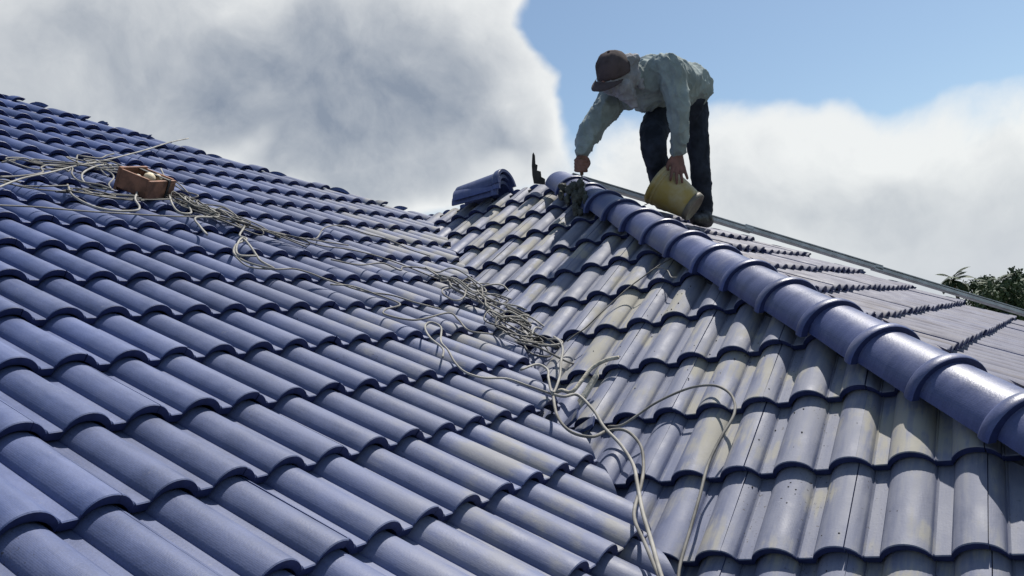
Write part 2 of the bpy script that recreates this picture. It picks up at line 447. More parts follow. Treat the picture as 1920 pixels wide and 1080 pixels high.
rest = link('roof_tiles', mesh_bm('roof_tiles', rest_bm, M_TILE), root); rest.data.materials.append(M_NOSE); rest['kind'] = 'stuff'

# ------------------------------------------------------------------ ridge tiles along the hip
AX = Vector((1, -1, -TAN)).normalized(); SIDE = Vector((1, 1, 0)).normalized(); UPV = SIDE.cross(AX).normalized()
if UPV.z < 0: UPV = -UPV
def cap_mesh(name, r0=.086, r1=.099, L=.315, collar=.040):
    """local x: along, lower (collar) end at x=0; y sideways; z up; open below"""
    bm = bmesh.new(); n = 18; a0 = math.radians(4)
    ang = [a0 + (PI - 2 * a0) * i / n for i in range(n + 1)]
    th = .014
    def rad(x): return r1 + (r0 - r1) * (x / L)
    prof = [(0.0, r1 + .0105), (.003, r1 + .0125), (.014, r1 + .0135), (collar - .010, r1 + .0115), (collar, r1 + .006), (collar + .005, rad(collar) + .0005), (collar + .02, rad(collar + .02)), (L, rad(L)), (L, rad(L) - th), (0.0, r1 - .010)]
    rings = [[bm.verts.new((-x, r * math.cos(a) * 1.12, r * math.sin(a))) for a in ang] for x, r in prof]
    for k in range(len(prof)):
        A_, B_ = rings[k], rings[(k + 1) % len(prof)]
        for i in range(n): bm.faces.new((A_[i], A_[i + 1], B_[i + 1], B_[i]))
    for e in (0, n):
        bm.faces.new([rg[e] for rg in rings])
    bmesh.ops.recalc_face_normals(bm, faces=bm.faces)
    for f in bm.faces:
        f.smooth = True
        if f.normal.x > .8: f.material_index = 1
    for e in bm.edges:
        if len(e.link_faces) == 2 and e.link_faces[0].normal.angle(e.link_faces[1].normal, 0) > math.radians(32): e.smooth = False
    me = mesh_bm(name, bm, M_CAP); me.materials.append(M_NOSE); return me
CAPM = cap_mesh('ridge_tile')
STAMP = None
def stamp_mesh():
    v = []; f = []; r = .1003
    for i in range(5):
        a = math.radians(33 + i * 6)
        for x in (-.10, -.155): v.append(Vector((x, (r + .002) * 1.12 * math.cos(a), (r - .0006 - .0 + (-x - .1) * -.03) * math.sin(a))))
    for i in range(4): f.append((2 * i, 2 * i + 1, 2 * i + 3, 2 * i + 2))
    return mesh_from('stamp', v, f, M_STAMP, True)
STAMP = stamp_mesh()
HDZ = -.050
def hip_point(x, dz=0): return Vector((x, HK - x, BZ + TAN * (HK - x) + dz))
k = 0; x = 1.232 + .1745 * 3
while x > -1.0:
    o = link('ridge_tile', CAPM, root)
    M = Matrix.Identity(4); c = hip_point(x, HDZ + .010)
    ax2 = (AX + UPV * -.03).normalized(); up2 = SIDE.cross(ax2).normalized()
    if up2.z < 0: up2 = -up2
    for i in range(3): M[i][0], M[i][1], M[i][2], M[i][3] = ax2[i], SIDE[i], up2[i], c[i]
    o.matrix_basis = M @ Matrix.Rotation(math.radians(random.gauss(0, 1.6)), 4, 'X') @ Matrix.Rotation(math.radians(random.gauss(0, .8)), 4, 'Z')
    s = link('printed_mark', STAMP, o)
    x -= .1745; k += 1
XCAPTOP = x

# mortar bedding under the caps on the B side, and the fresh mortar where the worker is pointing
def lump(name, ctr, ax, sizes, mat, seed, parent=None, sub=3, amp=.35, freq=14):
    bm = bmesh.new(); bmesh.ops.create_icosphere(bm, subdivisions=sub, radius=1)
    ax = [Vector(a).normalized() for a in ax]
    for v in bm.verts:
        p = ax[0] * v.co.x * sizes[0] + ax[1] * v.co.y * sizes[1] + ax[2] * v.co.z * sizes[2]
        nn = mnoise.fractal(p * freq + Vector((seed, seed * 2.1, 0)), 1, 2, 3)
        v.co = Vector(ctr) + p * (1 + amp * nn)
    return link(name, mesh_bm(name, bm, mat, True), parent)
# galvanised battens on the far hip
AX2 = Vector((1, 1, -TAN)).normalized(); SIDE2 = Vector((1, -1, 0)).normalized(); UP2 = AX2.cross(SIDE2).normalized()
if UP2.z < 0: UP2 = -UP2
x0 = XP + .12; lens = (1.25, 1.0, 1.3, 1.4)
for i, L in enumerate(lens):
    v, f = [], []
    a = Vector((x0, x0 + CK, CZ - TAN * x0)); b = Vector((x0 + L * .66, x0 + L * .66 + CK, CZ - TAN * (x0 + L * .66)))
    mid = (a + b) / 2; hl = (b - a).length / 2 + .03
    lift = .040 + (.008 if i % 2 else 0)
    box_vf(mid + UP2 * (lift - .012), AX2 * hl, SIDE2 * .030, UP2 * .010, v, f)
    box_vf(mid + UP2 * (lift + .010), AX2 * hl, SIDE2 * .026, UP2 * .003, v, f)
    link('hip_batten', mesh_from('hip_batten', v, f, M_ZINC), root)
    x0 += L * .66

# walls of the house below the eaves
v, f = [], []
box_vf((-1.6, 3.2, -2.55), Vector((3.1, 0, 0)), Vector((0, 4.2, 0)), Vector((0, 0, 1.2)), v, f)
link('house_wall', mesh_from('house_wall', v, f, M_WALL), root)

# ------------------------------------------------------------------ ground
mt, t, bs = mat_new('grassland'); tc = t.node('ShaderNodeTexCoord')
t.put(bs.inputs['Base Color'], t.mix(t.noise(tc.outputs['Object'], .15, 6, .6), (.045, .065, .025), (.13, .12, .07))); bs.inputs['Roughness'].default_value = .95
gnd = link('ground', mesh_from('ground', [(-1500, -1500, -4.2), (1500, -1500, -4.2), (1500, 1500, -4.2), (-1500, 1500, -4.2)], [(0, 1, 2, 3)], mt)); gnd['kind'] = 'structure'

# ------------------------------------------------------------------ trees far behind
mt, t, bs = mat_new('dark_foliage'); oi = t.node('ShaderNodeObjectInfo'); geo = t.node('ShaderNodeNewGeometry')
t.put(bs.inputs['Base Color'], t.mix(t.noise(geo.outputs['Position'], 1.4, 3), (.030, .050, .024), (.070, .105, .045))); bs.inputs['Roughness'].default_value = .7
M_LEAF = mt
M_BARK = simple('bark', (.10, .08, .06), .9, .3, 6, bump=.5)
def leaf_quad(v, f, c, d, n, L, W):
    s = d.cross(n)
    if s.length < 1e-5: s = Vector((1, 0, 0))
    s.normalize(); b = len(v)
    v += [c, c + d * L * .5 + s * W, c + d * L, c + d * L * .5 - s * W]; f.append((b, b + 1, b + 2, b + 3))
def rnd_dir(): 
    while True:
        q = Vector((random.uniform(-1, 1), random.uniform(-1, 1), random.uniform(-1, 1)))
        if .05 < q.length < 1: return q.normalized()
def leafy_tree(px, py, depth, rw, rh, label):
    top = at(px, py, depth); base = Vector((top.x, top.y, -4.2)); H = top.z + 4.2
    r = link('leafy_tree', None); r.location = base; tag(r, label, 'tree', 'trees behind the house')
    v, f = [], []
    tube(catmull([Vector((0, 0, 0)), Vector((.15, .1, H * .35)), Vector((-.1, .05, H * .62)), Vector((0, 0, H * .9))], 4), [.22 - .18 * i / 12 for i in range(13)], 7, v, f)
    for _ in range(7):
        a = random.uniform(0, 2 * PI); z = H * random.uniform(.4, .7); e = Vector((math.cos(a) * rw * .7, math.sin(a) * rw * .7, z + H * .15))
        tube([Vector((0, 0, z)), (Vector((0, 0, z)) + e) / 2 + Vector((0, 0, .2)), e], [.09, .06, .02], 5, v, f)
    link('trunk', mesh_from('trunk', v, f, M_BARK, True), r)
    v, f = [], []
    cl = [Vector((random.gauss(0, rw * .45), random.gauss(0, rw * .45), H - rh * random.uniform(.25, 1.9))) for _ in range(26)]
    cl.append(Vector((0, 0, H - .3)))
    for c in cl:
        rr = random.uniform(.45, .8) * rw * .5
        for _ in range(120):
            p = c + rnd_dir() * rr * random.random() ** .4
            leaf_quad(v, f, p, (rnd_dir() + Vector((0, 0, -.2))).normalized(), rnd_dir(), random.uniform(.18, .38), random.uniform(.05, .1))
    link('crown', mesh_from('crown', v, f, M_LEAF), r)
def palm_tree(px, py, depth, size, label):
    top = at(px, py, depth); base = Vector((top.x, top.y, -4.2)); H = top.z + 4.2 - size * .45
    r = link('palm_tree', None); r.location = base; tag(r, label, 'palm tree', 'palms behind the house')
    v, f = [], []
    tube(catmull([Vector((.5, 0, 0)), Vector((.2, .1, H * .5)), Vector((0, 0, H))], 5), [.17 - .07 * i / 10 for i in range(11)], 8, v, f)
    link('trunk', mesh_from('trunk', v, f, M_BARK, True), r)
    v, f = [], []
    for i in range(20):
        a = i * 2.4 + random.uniform(-.2, .2); el = random.uniform(-.3, 1.25); L = size * random.uniform(.75, 1.05)
        hd = Vector((math.cos(a), math.sin(a), 0)); pts = []
        p = Vector((0, 0, H)); e = el
        for k in range(9):
            pts.append(p.copy()); p += (hd * math.cos(e) + Vector((0, 0, math.sin(e)))) * (L / 8); e -= .19
        tube(pts, [.03 - .0028 * k for k in range(9)], 4, v, f)
        sd = hd.cross(Vector((0, 0, 1)))
        for k in range(1, 33):
            q = k / 33 * 8; i0 = min(7, int(q)); c = pts[i0].lerp(pts[i0 + 1], q - i0); td = (pts[i0 + 1] - pts[i0]).normalized()
            ll = size * .30 * math.sin(PI * min(1, .12 + k / 36)) 
            for s in (-1, 1):
                leaf_quad(v, f, c, (sd * s + td * .55 + Vector((0, 0, -.45))).normalized(), Vector((0, 0, 1)), ll * random.uniform(.8, 1.1), .045)
    link('crown', mesh_from('crown', v, f, M_LEAF), r)
palm_tree(1783, 508, 62, 1.6, 'small palm standing alone left of the dark tree clump')
leafy_tree(1842, 522, 66, 1.5, 1.2, 'low round tree at the left of the clump behind the far hip')
palm_tree(1862, 520, 58, 1.7, 'palm in the middle of the clump behind the far hip')
leafy_tree(1902, 506, 60, 1.5, 1.6, 'tallest leafy tree at the right edge behind the far hip')
leafy_tree(1935, 520, 55, 1.9, 1.5, 'dark leafy tree cut by the right edge of the picture')
leafy_tree(1880, 535, 52, 1.7, 1.0, 'low dark tree in front of the clump behind the far hip')

# ------------------------------------------------------------------ cables lying on the tiles
def cable(name, label, pts, r, mat, sub=8, sides=6, cat='cable', group=None):
    P = catmull(pts, sub); v, f = tube(P, r * .68, sides)
    o = link(name, mesh_from(name, v, f, mat, True)); tag(o, label, cat, group); return o
def onpath(S, px, h=.012, jit=.0): return [S.hit(x, y, h + random.uniform(0, jit)) for x, y in px]
def z3(l, ox, oy, k=3.0): return [(ox + x / k, oy + y / k) for x, y in l]
def tangle(S, path, loops, ru, rv, hmax, seed, w0=.008):
    """one long cable heaped in loose loops along a path of photo points on a slope"""
    rn = random.Random(seed); P = catmull([S.hit(x, y) for x, y in path], 10); out = []; N = loops * 7; th = rn.uniform(0, 6); dr = 1
    axd = (P[-1] - P[0]).normalized(); across = S.N.cross(axd).normalized()
    s = 0.0
    for i in range(N):
        s = (i / N) * 1.0 + .12 * math.sin(i * .21 + seed); s = min(.999, max(0, s)); q = s * (len(P) - 1); i0 = int(q)
        c = P[i0].lerp(P[min(i0 + 1, len(P) - 1)], q - i0)
        th += dr * rn.uniform(.55, 1.15)
        if rn.random() < .06: dr = -dr
        k = rn.uniform(.45, 1.15)
        out.append(c + axd * math.cos(th) * ru * k + across * math.sin(th) * rv * k + S.N * (w0 + hmax * rn.random() ** 2.2))
    return out

cable('cable', 'pale twisted cable stretched straight from the left edge up past the box', onpath(SA, z3([(-60, 625), (0, 600), (130, 552), (280, 520), (420, 485), (560, 458), (700, 425), (830, 390), (950, 352), (1060, 328)], 0, 150), .016, .010), .0064, M_CABLE3)
cable('cable', 'thin cable crossing the left slope below the brown box', onpath(SA, z3([(-60, 700), (0, 705), (200, 714), (440, 735), (700, 752), (1000, 768), (1240, 772), (1500, 850), (1700, 890), (1960, 930)], 0, 150), .008, .006), .005, M_CABLE)
cable('cable', 'pale loop of cable hanging over the front of the brown box', onpath(SA, z3([(380, 590), (410, 650), (520, 710), (640, 735), (760, 735), (785, 715), (760, 670), (770, 620), (735, 550), (720, 500), (650, 480), (560, 480), (470, 520), (470, 570), (540, 605), (640, 620)], 0, 150), .012, .012), .0072, M_CABLE3)
cable('cable', 'pale cable dropping over the right end of the brown box', onpath(SA, z3([(905, 500), (930, 560), (945, 620), (970, 700), (1010, 745), (1070, 750), (1070, 725), (1040, 660), (1090, 690), (1190, 730), (1230, 770), (1100, 775), (1130, 830), (1165, 870)], 0, 150), .014, .014), .0072, M_CABLE3)
cable('cable', 'cable curling in small bends left of the brown box', onpath(SA, z3([(0, 545), (110, 540), (235, 522), (232, 492), (285, 478), (400, 490), (405, 530), (450, 570), (560, 590), (620, 610), (612, 585), (640, 545), (600, 510), (520, 490), (440, 470), (436, 425), (470, 430), (560, 440), (600, 425), (640, 415)], 0, 150), .014, .016), .0065, M_CABLE)
cable('cable_heap', 'loose heap of grey cable left of the brown box', tangle(SA, [(70, 318), (130, 312), (200, 318), (225, 335)], 7, .16, .06, .03, 3), .0055, M_CABLE, 6, 5, 'cable')
cable('cable_heap', 'flat run of dark cable loops on tiles below the brown box', tangle(SA, [(60, 350), (130, 362), (200, 372), (260, 372)], 5, .2, .05, .02, 5), .005, M_CABLE2, 6, 5, 'cable')
cable('cable_heap', 'bundle of tangled grey cable trailing right from the brown box', tangle(SA, [(325, 355), (350, 385), (400, 402), (450, 425)], 11, .17, .05, .035, 8), .0055, M_CABLE, 6, 5, 'cable')
cable('cable_heap', 'dark strands of cable trailing along the bundle right of the box', tangle(SA, [(330, 368), (380, 400), (440, 428), (520, 440)], 7, .24, .04, .03, 12), .0048, M_CABLE2, 6, 5, 'cable')
cable('cable', 'pale cable tied in a small knot on the left slope', onpath(SA, z3([(1180, 30), (1280, 55), (1370, 110), (1372, 140), (1348, 185), (1388, 205), (1330, 235), (1315, 280), (1350, 315), (1420, 345), (1540, 372), (1470, 330), (1445, 300), (1400, 235), (1360, 200), (1330, 250), (1345, 295), (1440, 300)], 0, 380), .012, .016), .0070, M_CABLE3)
cable('cable', 'long thin cable snaking from the knot down to the valley heap', onpath(SA, z3([(1320, 300), (1400, 360), (1550, 375), (1650, 372), (1740, 395), (1830, 430), (1920, 460), (2050, 500), (2200, 520), (2330, 560), (2480, 600)], 0, 380), .008, .01), .0052, M_CABLE)
cable('cable', 'thin cable along the middle of the left slope toward the valley', onpath(SA, z3([(1430, 150), (1560, 175), (1700, 200), (1780, 200), (1825, 142), (1920, 130), (2060, 175), (2180, 205), (2300, 260), (2420, 300)], 0, 380), .01, .012), .0052, M_CABLE)
cable('cable', 'dark cable running over upper tiles toward the valley', onpath(SA, z3([(1390, 140), (1520, 160), (1640, 190), (1800, 240), (1960, 262), (2120, 300), (2290, 360), (2440, 420), (2600, 480)], 0, 380), .008, .01), .0048, M_CABLE2)
cable('cable', 'cable looping above the valley heap on the left slope', onpath(SA, z3([(-60, 20), (100, 50), (230, 40), (330, 80), (350, 62), (470, 70), (560, 120), (620, 170), (570, 190), (580, 220), (640, 250), (690, 230), (720, 160), (830, 155)], 640, 480), .012, .012), .0058, M_CABLE)
cable('cable', 'thin cable joining the valley heap from the left', onpath(SA, z3([(-60, 160), (60, 170), (180, 210), (330, 270), (250, 300), (250, 330), (420, 360), (600, 320), (660, 360), (720, 420), (850, 440)], 640, 480), .012, .012), .0055, M_CABLE)
cable('cable_heap', 'big heap of tangled grey cable lying in the roof valley', tangle(SA, [(855, 540), (905, 560), (945, 590), (985, 630), (1035, 665)], 9, .15, .13, .04, 21), .0062, M_CABLE, 6, 5, 'cable')
cable('cable_heap', 'pale cable coiled through the heap in the roof valley', tangle(SA, [(850, 530), (900, 550), (940, 575), (990, 630), (1035, 650)], 7, .14, .14, .045, 22), .0066, M_CABLE3, 6, 5, 'cable')
cable('cable_heap', 'dark cable wound underneath the heap in the roof valley', tangle(SA, [(880, 545), (930, 590), (980, 640), (1025, 665)], 7, .19, .11, .03, 23), .0055, M_CABLE2, 6, 5, 'cable')
cable('cable', 'pale cable looping out on tiles left of the valley heap', onpath(SA, z3([(570, 570), (570, 520), (500, 460), (470, 400), (500, 372), (560, 400), (560, 480), (600, 530), (640, 600), (700, 655), (800, 685), (930, 690), (1050, 730), (1180, 775)], 640, 480), .012, .01), .0058, M_CABLE3)
def mixed(px, h=.03):
    """points that follow whichever slope is uppermost there"""
    out = []
    for x, y in px:
        a, b = SA.hit(x, y, h), SB.hit(x, y, h)
        out.append(a if (a - CAM).length < (b - CAM).length else b)
    return out
cable('cable', 'pale cable hanging from the valley heap to the broken tile', mixed(z3([(1160, 470), (1215, 470), (1245, 520), (1235, 600), (1228, 680), (1190, 770), (1165, 690), (1160, 640), (1100, 610), (1010, 640)], 640, 480), .035), .0072, M_CABLE3)
cable('cable', 'pale cable bending past the hole and down to the bottom edge', mixed(z3([(1180, 55), (1250, 70), (1330, 62), (1420, 150), (1480, 245), (1570, 340), (1640, 450), (1665, 560), (1695, 720), (1740, 870), (1800, 1080), (1840, 1160)], 640, 720), .03), .0082, M_CABLE3)
cable('cable', 'grey cable curving under the hole then back into the valley', mixed(z3([(1190, 62), (1215, 180), (1290, 268), (1410, 297), (1500, 262), (1600, 262), (1680, 340), (1700, 450), (1688, 560), (1650, 700), (1655, 780), (1705, 890), (1790, 1090), (1830, 1160)], 640, 720), .024), .0076, M_CABLE)
cable('cable', 'thin cable arching over the dusty slope and down to the bottom edge', onpath(SB, [(1140, 800), (1170, 795), (1225, 758), (1275, 734), (1310, 724), (1345, 724), (1372, 742), (1377, 775), (1352, 820), (1328, 870), (1312, 930), (1292, 1000), (1275, 1060), (1270, 1110)], .016, .01), .0066, M_CABLE)
cable('cable', 'thin black wire running up the dusty slope to the ridge tiles', onpath(SB, z3([(-100, 960), (0, 880), (100, 815), (250, 670), (400, 530), (600, 350), (840, 172), (950, 95), (1080, 20), (1180, -40)], 1080, 480, 6.0), .008, .006), .0042, M_CABLE2)
cable('cable', 'short curl of thin wire near the top of the black wire', onpath(SB, z3([(830, 165), (900, 140), (960, 130), (1030, 165), (1070, 235), (1130, 240)], 1080, 480, 6.0), .008), .004, M_CABLE)

# ------------------------------------------------------------------ brown box among the cables
bx = SA.hit(268, 362, 0); bd = (bx - CAM).length
r = link('tool_box', None); r.location = bx; tag(r, 'open brown box holding cream lumps on the left slope', 'box')
e1 = (SA.hit(322, 352) - SA.hit(220, 358)).normalized(); e2 = SA.N.cross(e1).normalized(); e3 = (SA.N + Vector((.12, -.1, 0))).normalized(); e3 = (e3 - e1 * e3.dot(e1)).normalized(); e2 = e3.cross(e1).normalized()
W, D_, Hh, tk = .108, .080, .044, .007
def boxpart(name, specs, mat, par):
    v, f = [], []
    for c, a, b, d in specs: box_vf(c, a, b, d, v, f)
    return link(name, mesh_from(name, v, f, mat), par)
up0 = e3 * (Hh + .004)
boxpart('side_panel', [(up0 + e2 * -D_, e1 * W, e2 * tk, e3 * Hh)], M_BOX, r)
boxpart('side_panel', [(up0 + e2 * D_, e1 * W, e2 * tk, e3 * (Hh + .012))], M_BOX, r)
boxpart('end_panel', [(up0 + e1 * (W - tk) + e3 * .004, e1 * tk, e2 * (D_ - tk - .001), e3 * Hh)], M_BOX, r)
boxpart('end_panel', [(up0 - e1 * (W - tk) + e3 * .006, e1 * tk, e2 * (D_ - tk - .001), e3 * Hh)], M_BOX, r)
boxpart('divider', [(up0 - e1 * .04 - e3 * .012, e1 * tk, e2 * (D_ - tk - .001), e3 * (Hh - .016))], M_BOX, r)
boxpart('base_panel', [(e3 * .008, e1 * (W - 2 * tk - .001), e2 * (D_ - tk - .001), e3 * .006)], M_BOX, r)
boxpart('strap', [(up0 + e2 * (-D_ - tk - .003) + e1 * .045, e1 * .009, e2 * .002, e3 * (Hh + .002)), (up0 + e1 * .045 + e3 * (Hh + .004), e1 * .011, e2 * (D_ + tk + .003), e3 * .002)], M_BLACK, r)
for i, (a, b, s) in enumerate(((.012, -.005, .030), (.068, -.012, .023), (-.07, .005, .019))):
    o = lump('cream_lump', bx + up0 + e3 * (.03) + e1 * a + e2 * b, (e1, e2, e3), (s * 1.2, s, s * .95), M_CREAM if i < 2 else M_MORTAR_DRY, i + 2, None, 2, .2)
    tag(o, ('larger round cream lump in the middle of the brown box', 'smaller cream lump at the right side of the brown box', 'dull lump in the left compartment of the brown box')[i], 'lump')

# ------------------------------------------------------------------ loose ridge tiles on the short ridge
LOOSE = cap_mesh('loose_ridge_tile', .098, .106, .36, .05)
for i, (px, py, lift, rot, tilt, lab) in enumerate(((925, 372, -.075, 0, 0, 'lowest of three loose blue ridge tiles stacked on the short ridge'),
                                              (932, 368, -.036, 3, 2, 'middle loose blue ridge tile of the stack on the short ridge'),
                                              (936, 366, .002, -2, 4, 'topmost loose blue ridge tile of the stack on the short ridge'))):
    o = link('ridge_tile', LOOSE); c = SB.hit(px, py, .03); c.y = YR - .06; c.z = ZR + lift - .01
    tilt_v = Vector((1, .12, -.02)).normalized(); s_ = Vector((0, 0, 1)).cross(tilt_v).normalized(); u_ = tilt_v.cross(s_)
    M = Matrix.Identity(4)
    for k in range(3): M[k][0], M[k][1], M[k][2], M[k][3] = tilt_v[k], s_[k], u_[k], c[k]
    o.matrix_basis = M @ Matrix.Rotation(math.radians(rot), 4, 'Z') @ Matrix.Rotation(math.radians(-tilt), 4, 'Y')
    tag(o, lab, 'ridge tile', 'loose ridge tiles on the short ridge')

# jagged scrap standing at the peak
b0 = at(1010, 340, 5.75); ux = camdir(1, 0, 0); uy = camdir(0, -1, 0); uz = camdir(0, 0, 1)
pxm = 5.75 / FPX
out = [(-9, -4), (-12, 12), (-13, 30), (-12, 50), (-10, 54), (-7, 48), (-6, 32), (-2, 30), (-3, 20), (4, 18), (5, 8), (12, 4), (12, -6)]
v = [b0 + ux * (a * pxm) + uy * (b * pxm) + uz * (s * .012) for s in (-1, 1) for a, b in out]; n = len(out)
f = [tuple(range(n)), tuple(range(2 * n - 1, n - 1, -1))] + [(i, (i + 1) % n, n + (i + 1) % n, n + i) for i in range(n)]
o = link('metal_scrap', mesh_from('metal_scrap', v, f, M_RUST)); tag(o, 'dark jagged piece of metal standing upright at the roof peak', 'metal scrap')

# mortar with the broken tile edge beside the hole in the valley
o = cable('mortar_bead', 'cream mortar bead along the broken tile edge above the dark hole', onpath(SB, [(1030, 742), (1052, 732), (1072, 735), (1092, 712), (1110, 690), (1135, 676), (1160, 670)], .016), .011, M_MORTAR_DRY, 6, 8, 'mortar')
# broken tile pieces lying in the hole
rn = random.Random(4)
for i, (px, py, lab) in enumerate(((1105, 730, 'narrow broken tile splinter leaning above the hole'), (1068, 795, 'dark broken tile shard inside the hole'), (1095, 805, 'small broken tile shard at the right of the hole'))):
    c = SB.hit(px, py, -.02 if i else .012); d = camdir(.5, -.8, .2) if i == 0 else camdir(rn.uniform(-1, 1), .6, .3); s = SB.N.cross(d).normalized()
    L, W_ = (.075, .014) if i == 0 else (.05, .022)
    v = []; f = []
    for off in (0, .012):
        v += [c + SB.N * off - d * L - s * W_, c + SB.N * off - d * L * .8 + s * W_, c + SB.N * off + d * L + s * W_ * .4, c + SB.N * off + d * L * .7 - s * W_ * .9]
    f = [(0, 3, 2, 1), (4, 5, 6, 7)] + [(k, (k + 1) % 4, 4 + (k + 1) % 4, 4 + k) for k in range(4)]
    o = link('tile_shard', mesh_from('tile_shard', v, f, M_MORTAR_DRY if i == 0 else M_TILE)); tag(o, lab, 'tile shard', 'broken tile pieces by the hole')

# crumbs of mortar scattered over the dusty slope
crumbs = bmesh.new()
for i in range(110):
    px, py = random.choice([(1260, 550), (1220, 600), (1400, 620), (1250, 640), (1500, 800), (1480, 920), (1600, 980), (1180, 670), (1350, 700)])
    P_ = SB.hit(px + random.gauss(0, 45), py + random.gauss(0, 30), -.012)
    if P_.x + P_.y > HK - .15 or P_.x + P_.y < VK + .08: continue
    u, vv = SB.uv(P_); wv = (u / PITCH) % 1.0; du = (wv - .5) if True else 0
    frac = (vv % G) / G; h = roll_h(((u + .075) % .15) - .075) - RH - DROP * frac
    s = random.uniform(.0012, .0034)
    bm2 = bmesh.new(); bmesh.ops.create_icosphere(bm2, subdivisions=1, radius=s)
    for q in bm2.verts: q.co = SB.P(u, vv, h + s * .4) + q.co * random.uniform(.6, 1.2)
    tmp = bpy.data.meshes.new('t'); bm2.to_mesh(tmp); bm2.free(); crumbs.from_mesh(tmp); bpy.data.meshes.remove(tmp)
o = link('mortar_crumbs', mesh_bm('mortar_crumbs', crumbs, M_RUST)); tag(o, 'small dark mortar crumbs scattered over the dusty slope', 'debris', kind='stuff')

# ------------------------------------------------------------------ the worker
def ring_loft(secs, n, v, f):
    b = len(v)
    for c, a1, a2 in secs:
        for k in range(n):
            t_ = 2 * PI * k / n; v.append(c + a1 * math.cos(t_) + a2 * math.sin(t_))
    for i in range(len(secs) - 1):
        for k in range(n):
            k2 = (k + 1) % n; f.append((b + i * n + k, b + i * n + k2, b + (i + 1) * n + k2, b + (i + 1) * n + k))
    f.append(tuple(b + k for k in reversed(range(n)))); f.append(tuple(b + (len(secs) - 1) * n + k for k in range(n)))
def limb(pts, rad, v, f, n=14, sub=5):
    P = catmull(pts, sub); R_ = []
    for i in range(len(P)):
        q = i / sub; i0 = min(int(q), len(rad) - 2); w_ = q - i0; w_ = w_ * w_ * (3 - 2 * w_); R_.append(rad[i0] * (1 - w_) + rad[i0 + 1] * w_)
    t0 = (P[0] - P[1]).normalized(); t1 = (P[-1] - P[-2]).normalized()
    P = [P[0] + t0 * R_[0] * .75, P[0] + t0 * R_[0] * .45] + P + [P[-1] + t1 * R_[-1] * .45, P[-1] + t1 * R_[-1] * .75]
    R_ = [R_[0] * .45, R_[0] * .85] + R_ + [R_[-1] * .85, R_[-1] * .45]
    tube(P, R_, n, v, f)
def ellipsoid(c, a, b, d, v, f, n=14, m_=9):
    secs = []
    for i in range(m_):
        th = PI * (i + .5) / m_; s = math.sin(th); secs.append((c - d * math.cos(th), a * s, b * s))
    ring_loft(secs, n, v, f)
def fuse(name, v, f, voxel, mat, parent, wr=0.0, freq=10.0, smooth=4, seed=0):
    me = mesh_from(name, v, f); o = bpy.data.objects.new('tmp', me); COL.objects.link(o)
    md = o.modifiers.new('r', 'REMESH'); md.mode = 'VOXEL'; md.voxel_size = voxel
    sm = o.modifiers.new('s', 'SMOOTH'); sm.iterations = smooth; sm.factor = .5
    dg = bpy.context.evaluated_depsgraph_get(); res = bpy.data.meshes.new_from_object(o.evaluated_get(dg)); res.name = name
    bpy.data.objects.remove(o); bpy.data.meshes.remove(me)
    if wr:
        res.update(); off = Vector((seed * 3.1, seed, 0))
        for q, nn in [(q, q.normal.copy()) for q in res.vertices]:
            p = q.co; a = mnoise.fractal(p * freq + off, 1, 2, 3); wp = p + Vector((1, .6, .3)) * .05 * mnoise.noise(p * freq * .8 + off); rdg = 1 - abs(mnoise.noise(Vector((wp.x * freq * 1.7, wp.y * freq * 1.7, wp.z * freq * .55)) + off)) * 2.4
            b2_ = 1 - abs(mnoise.noise(Vector(((wp.x + wp.z * .6) * freq * 2.4, wp.y * freq * 2.4, (wp.z - wp.x * .5) * freq * .8)) + off * 2)) * 2.6
            q.co = p + nn * wr * (a * .4 + max(0, rdg) ** 2.2 * .95 + max(0, b2_) ** 2 * .6 - .35)
    res.polygons.foreach_set('use_smooth', [True] * len(res.polygons)); res.materials.clear(); res.materials.append(mat)
    return link(name, res, parent)

# joints as photo position and distance
J = dict(pelvis=at(1278, 196, 5.43), hipL=at(1300, 198, 5.45), hipR=at(1248, 206, 5.40),
         kneeL=at(1311, 298, 5.46), ankL=at(1318, 398, 5.53), kneeR=at(1226, 272, 5.14), ankR=at(1243, 362, 5.27),
         waist=at(1264, 164, 5.35), chest=at(1230, 152, 5.23), uchest=at(1206, 147, 5.13), neck=at(1184, 146, 5.06),
         shL=at(1256, 130, 5.03), elL=at(1273, 213, 4.97), wrL=at(1271, 284, 5.02),
         shR=at(1160, 172, 5.21), elR=at(1110, 242, 5.13), wrR=at(1091, 289, 5.09), head=at(1152, 133, 4.99))
LAT = (J['shL'] - J['shR']).normalized(); SPN = (J['neck'] - J['pelvis']).normalized(); LAT = (LAT - SPN * LAT.dot(SPN)).normalized(); DOR = LAT.cross(SPN).normalized()
if DOR.z < 0: DOR = -DOR
HU = camdir(-.30, -.80, -.52); HF = camdir(-.62, .62, -.48); HF = (HF - HU * HF.dot(HU)).normalized(); HR = HF.cross(HU).normalized()
footL = SC.hit(1316, 424, .0); footR = SC.hit(1250, 395, .0)

person = None
v, f = [], []
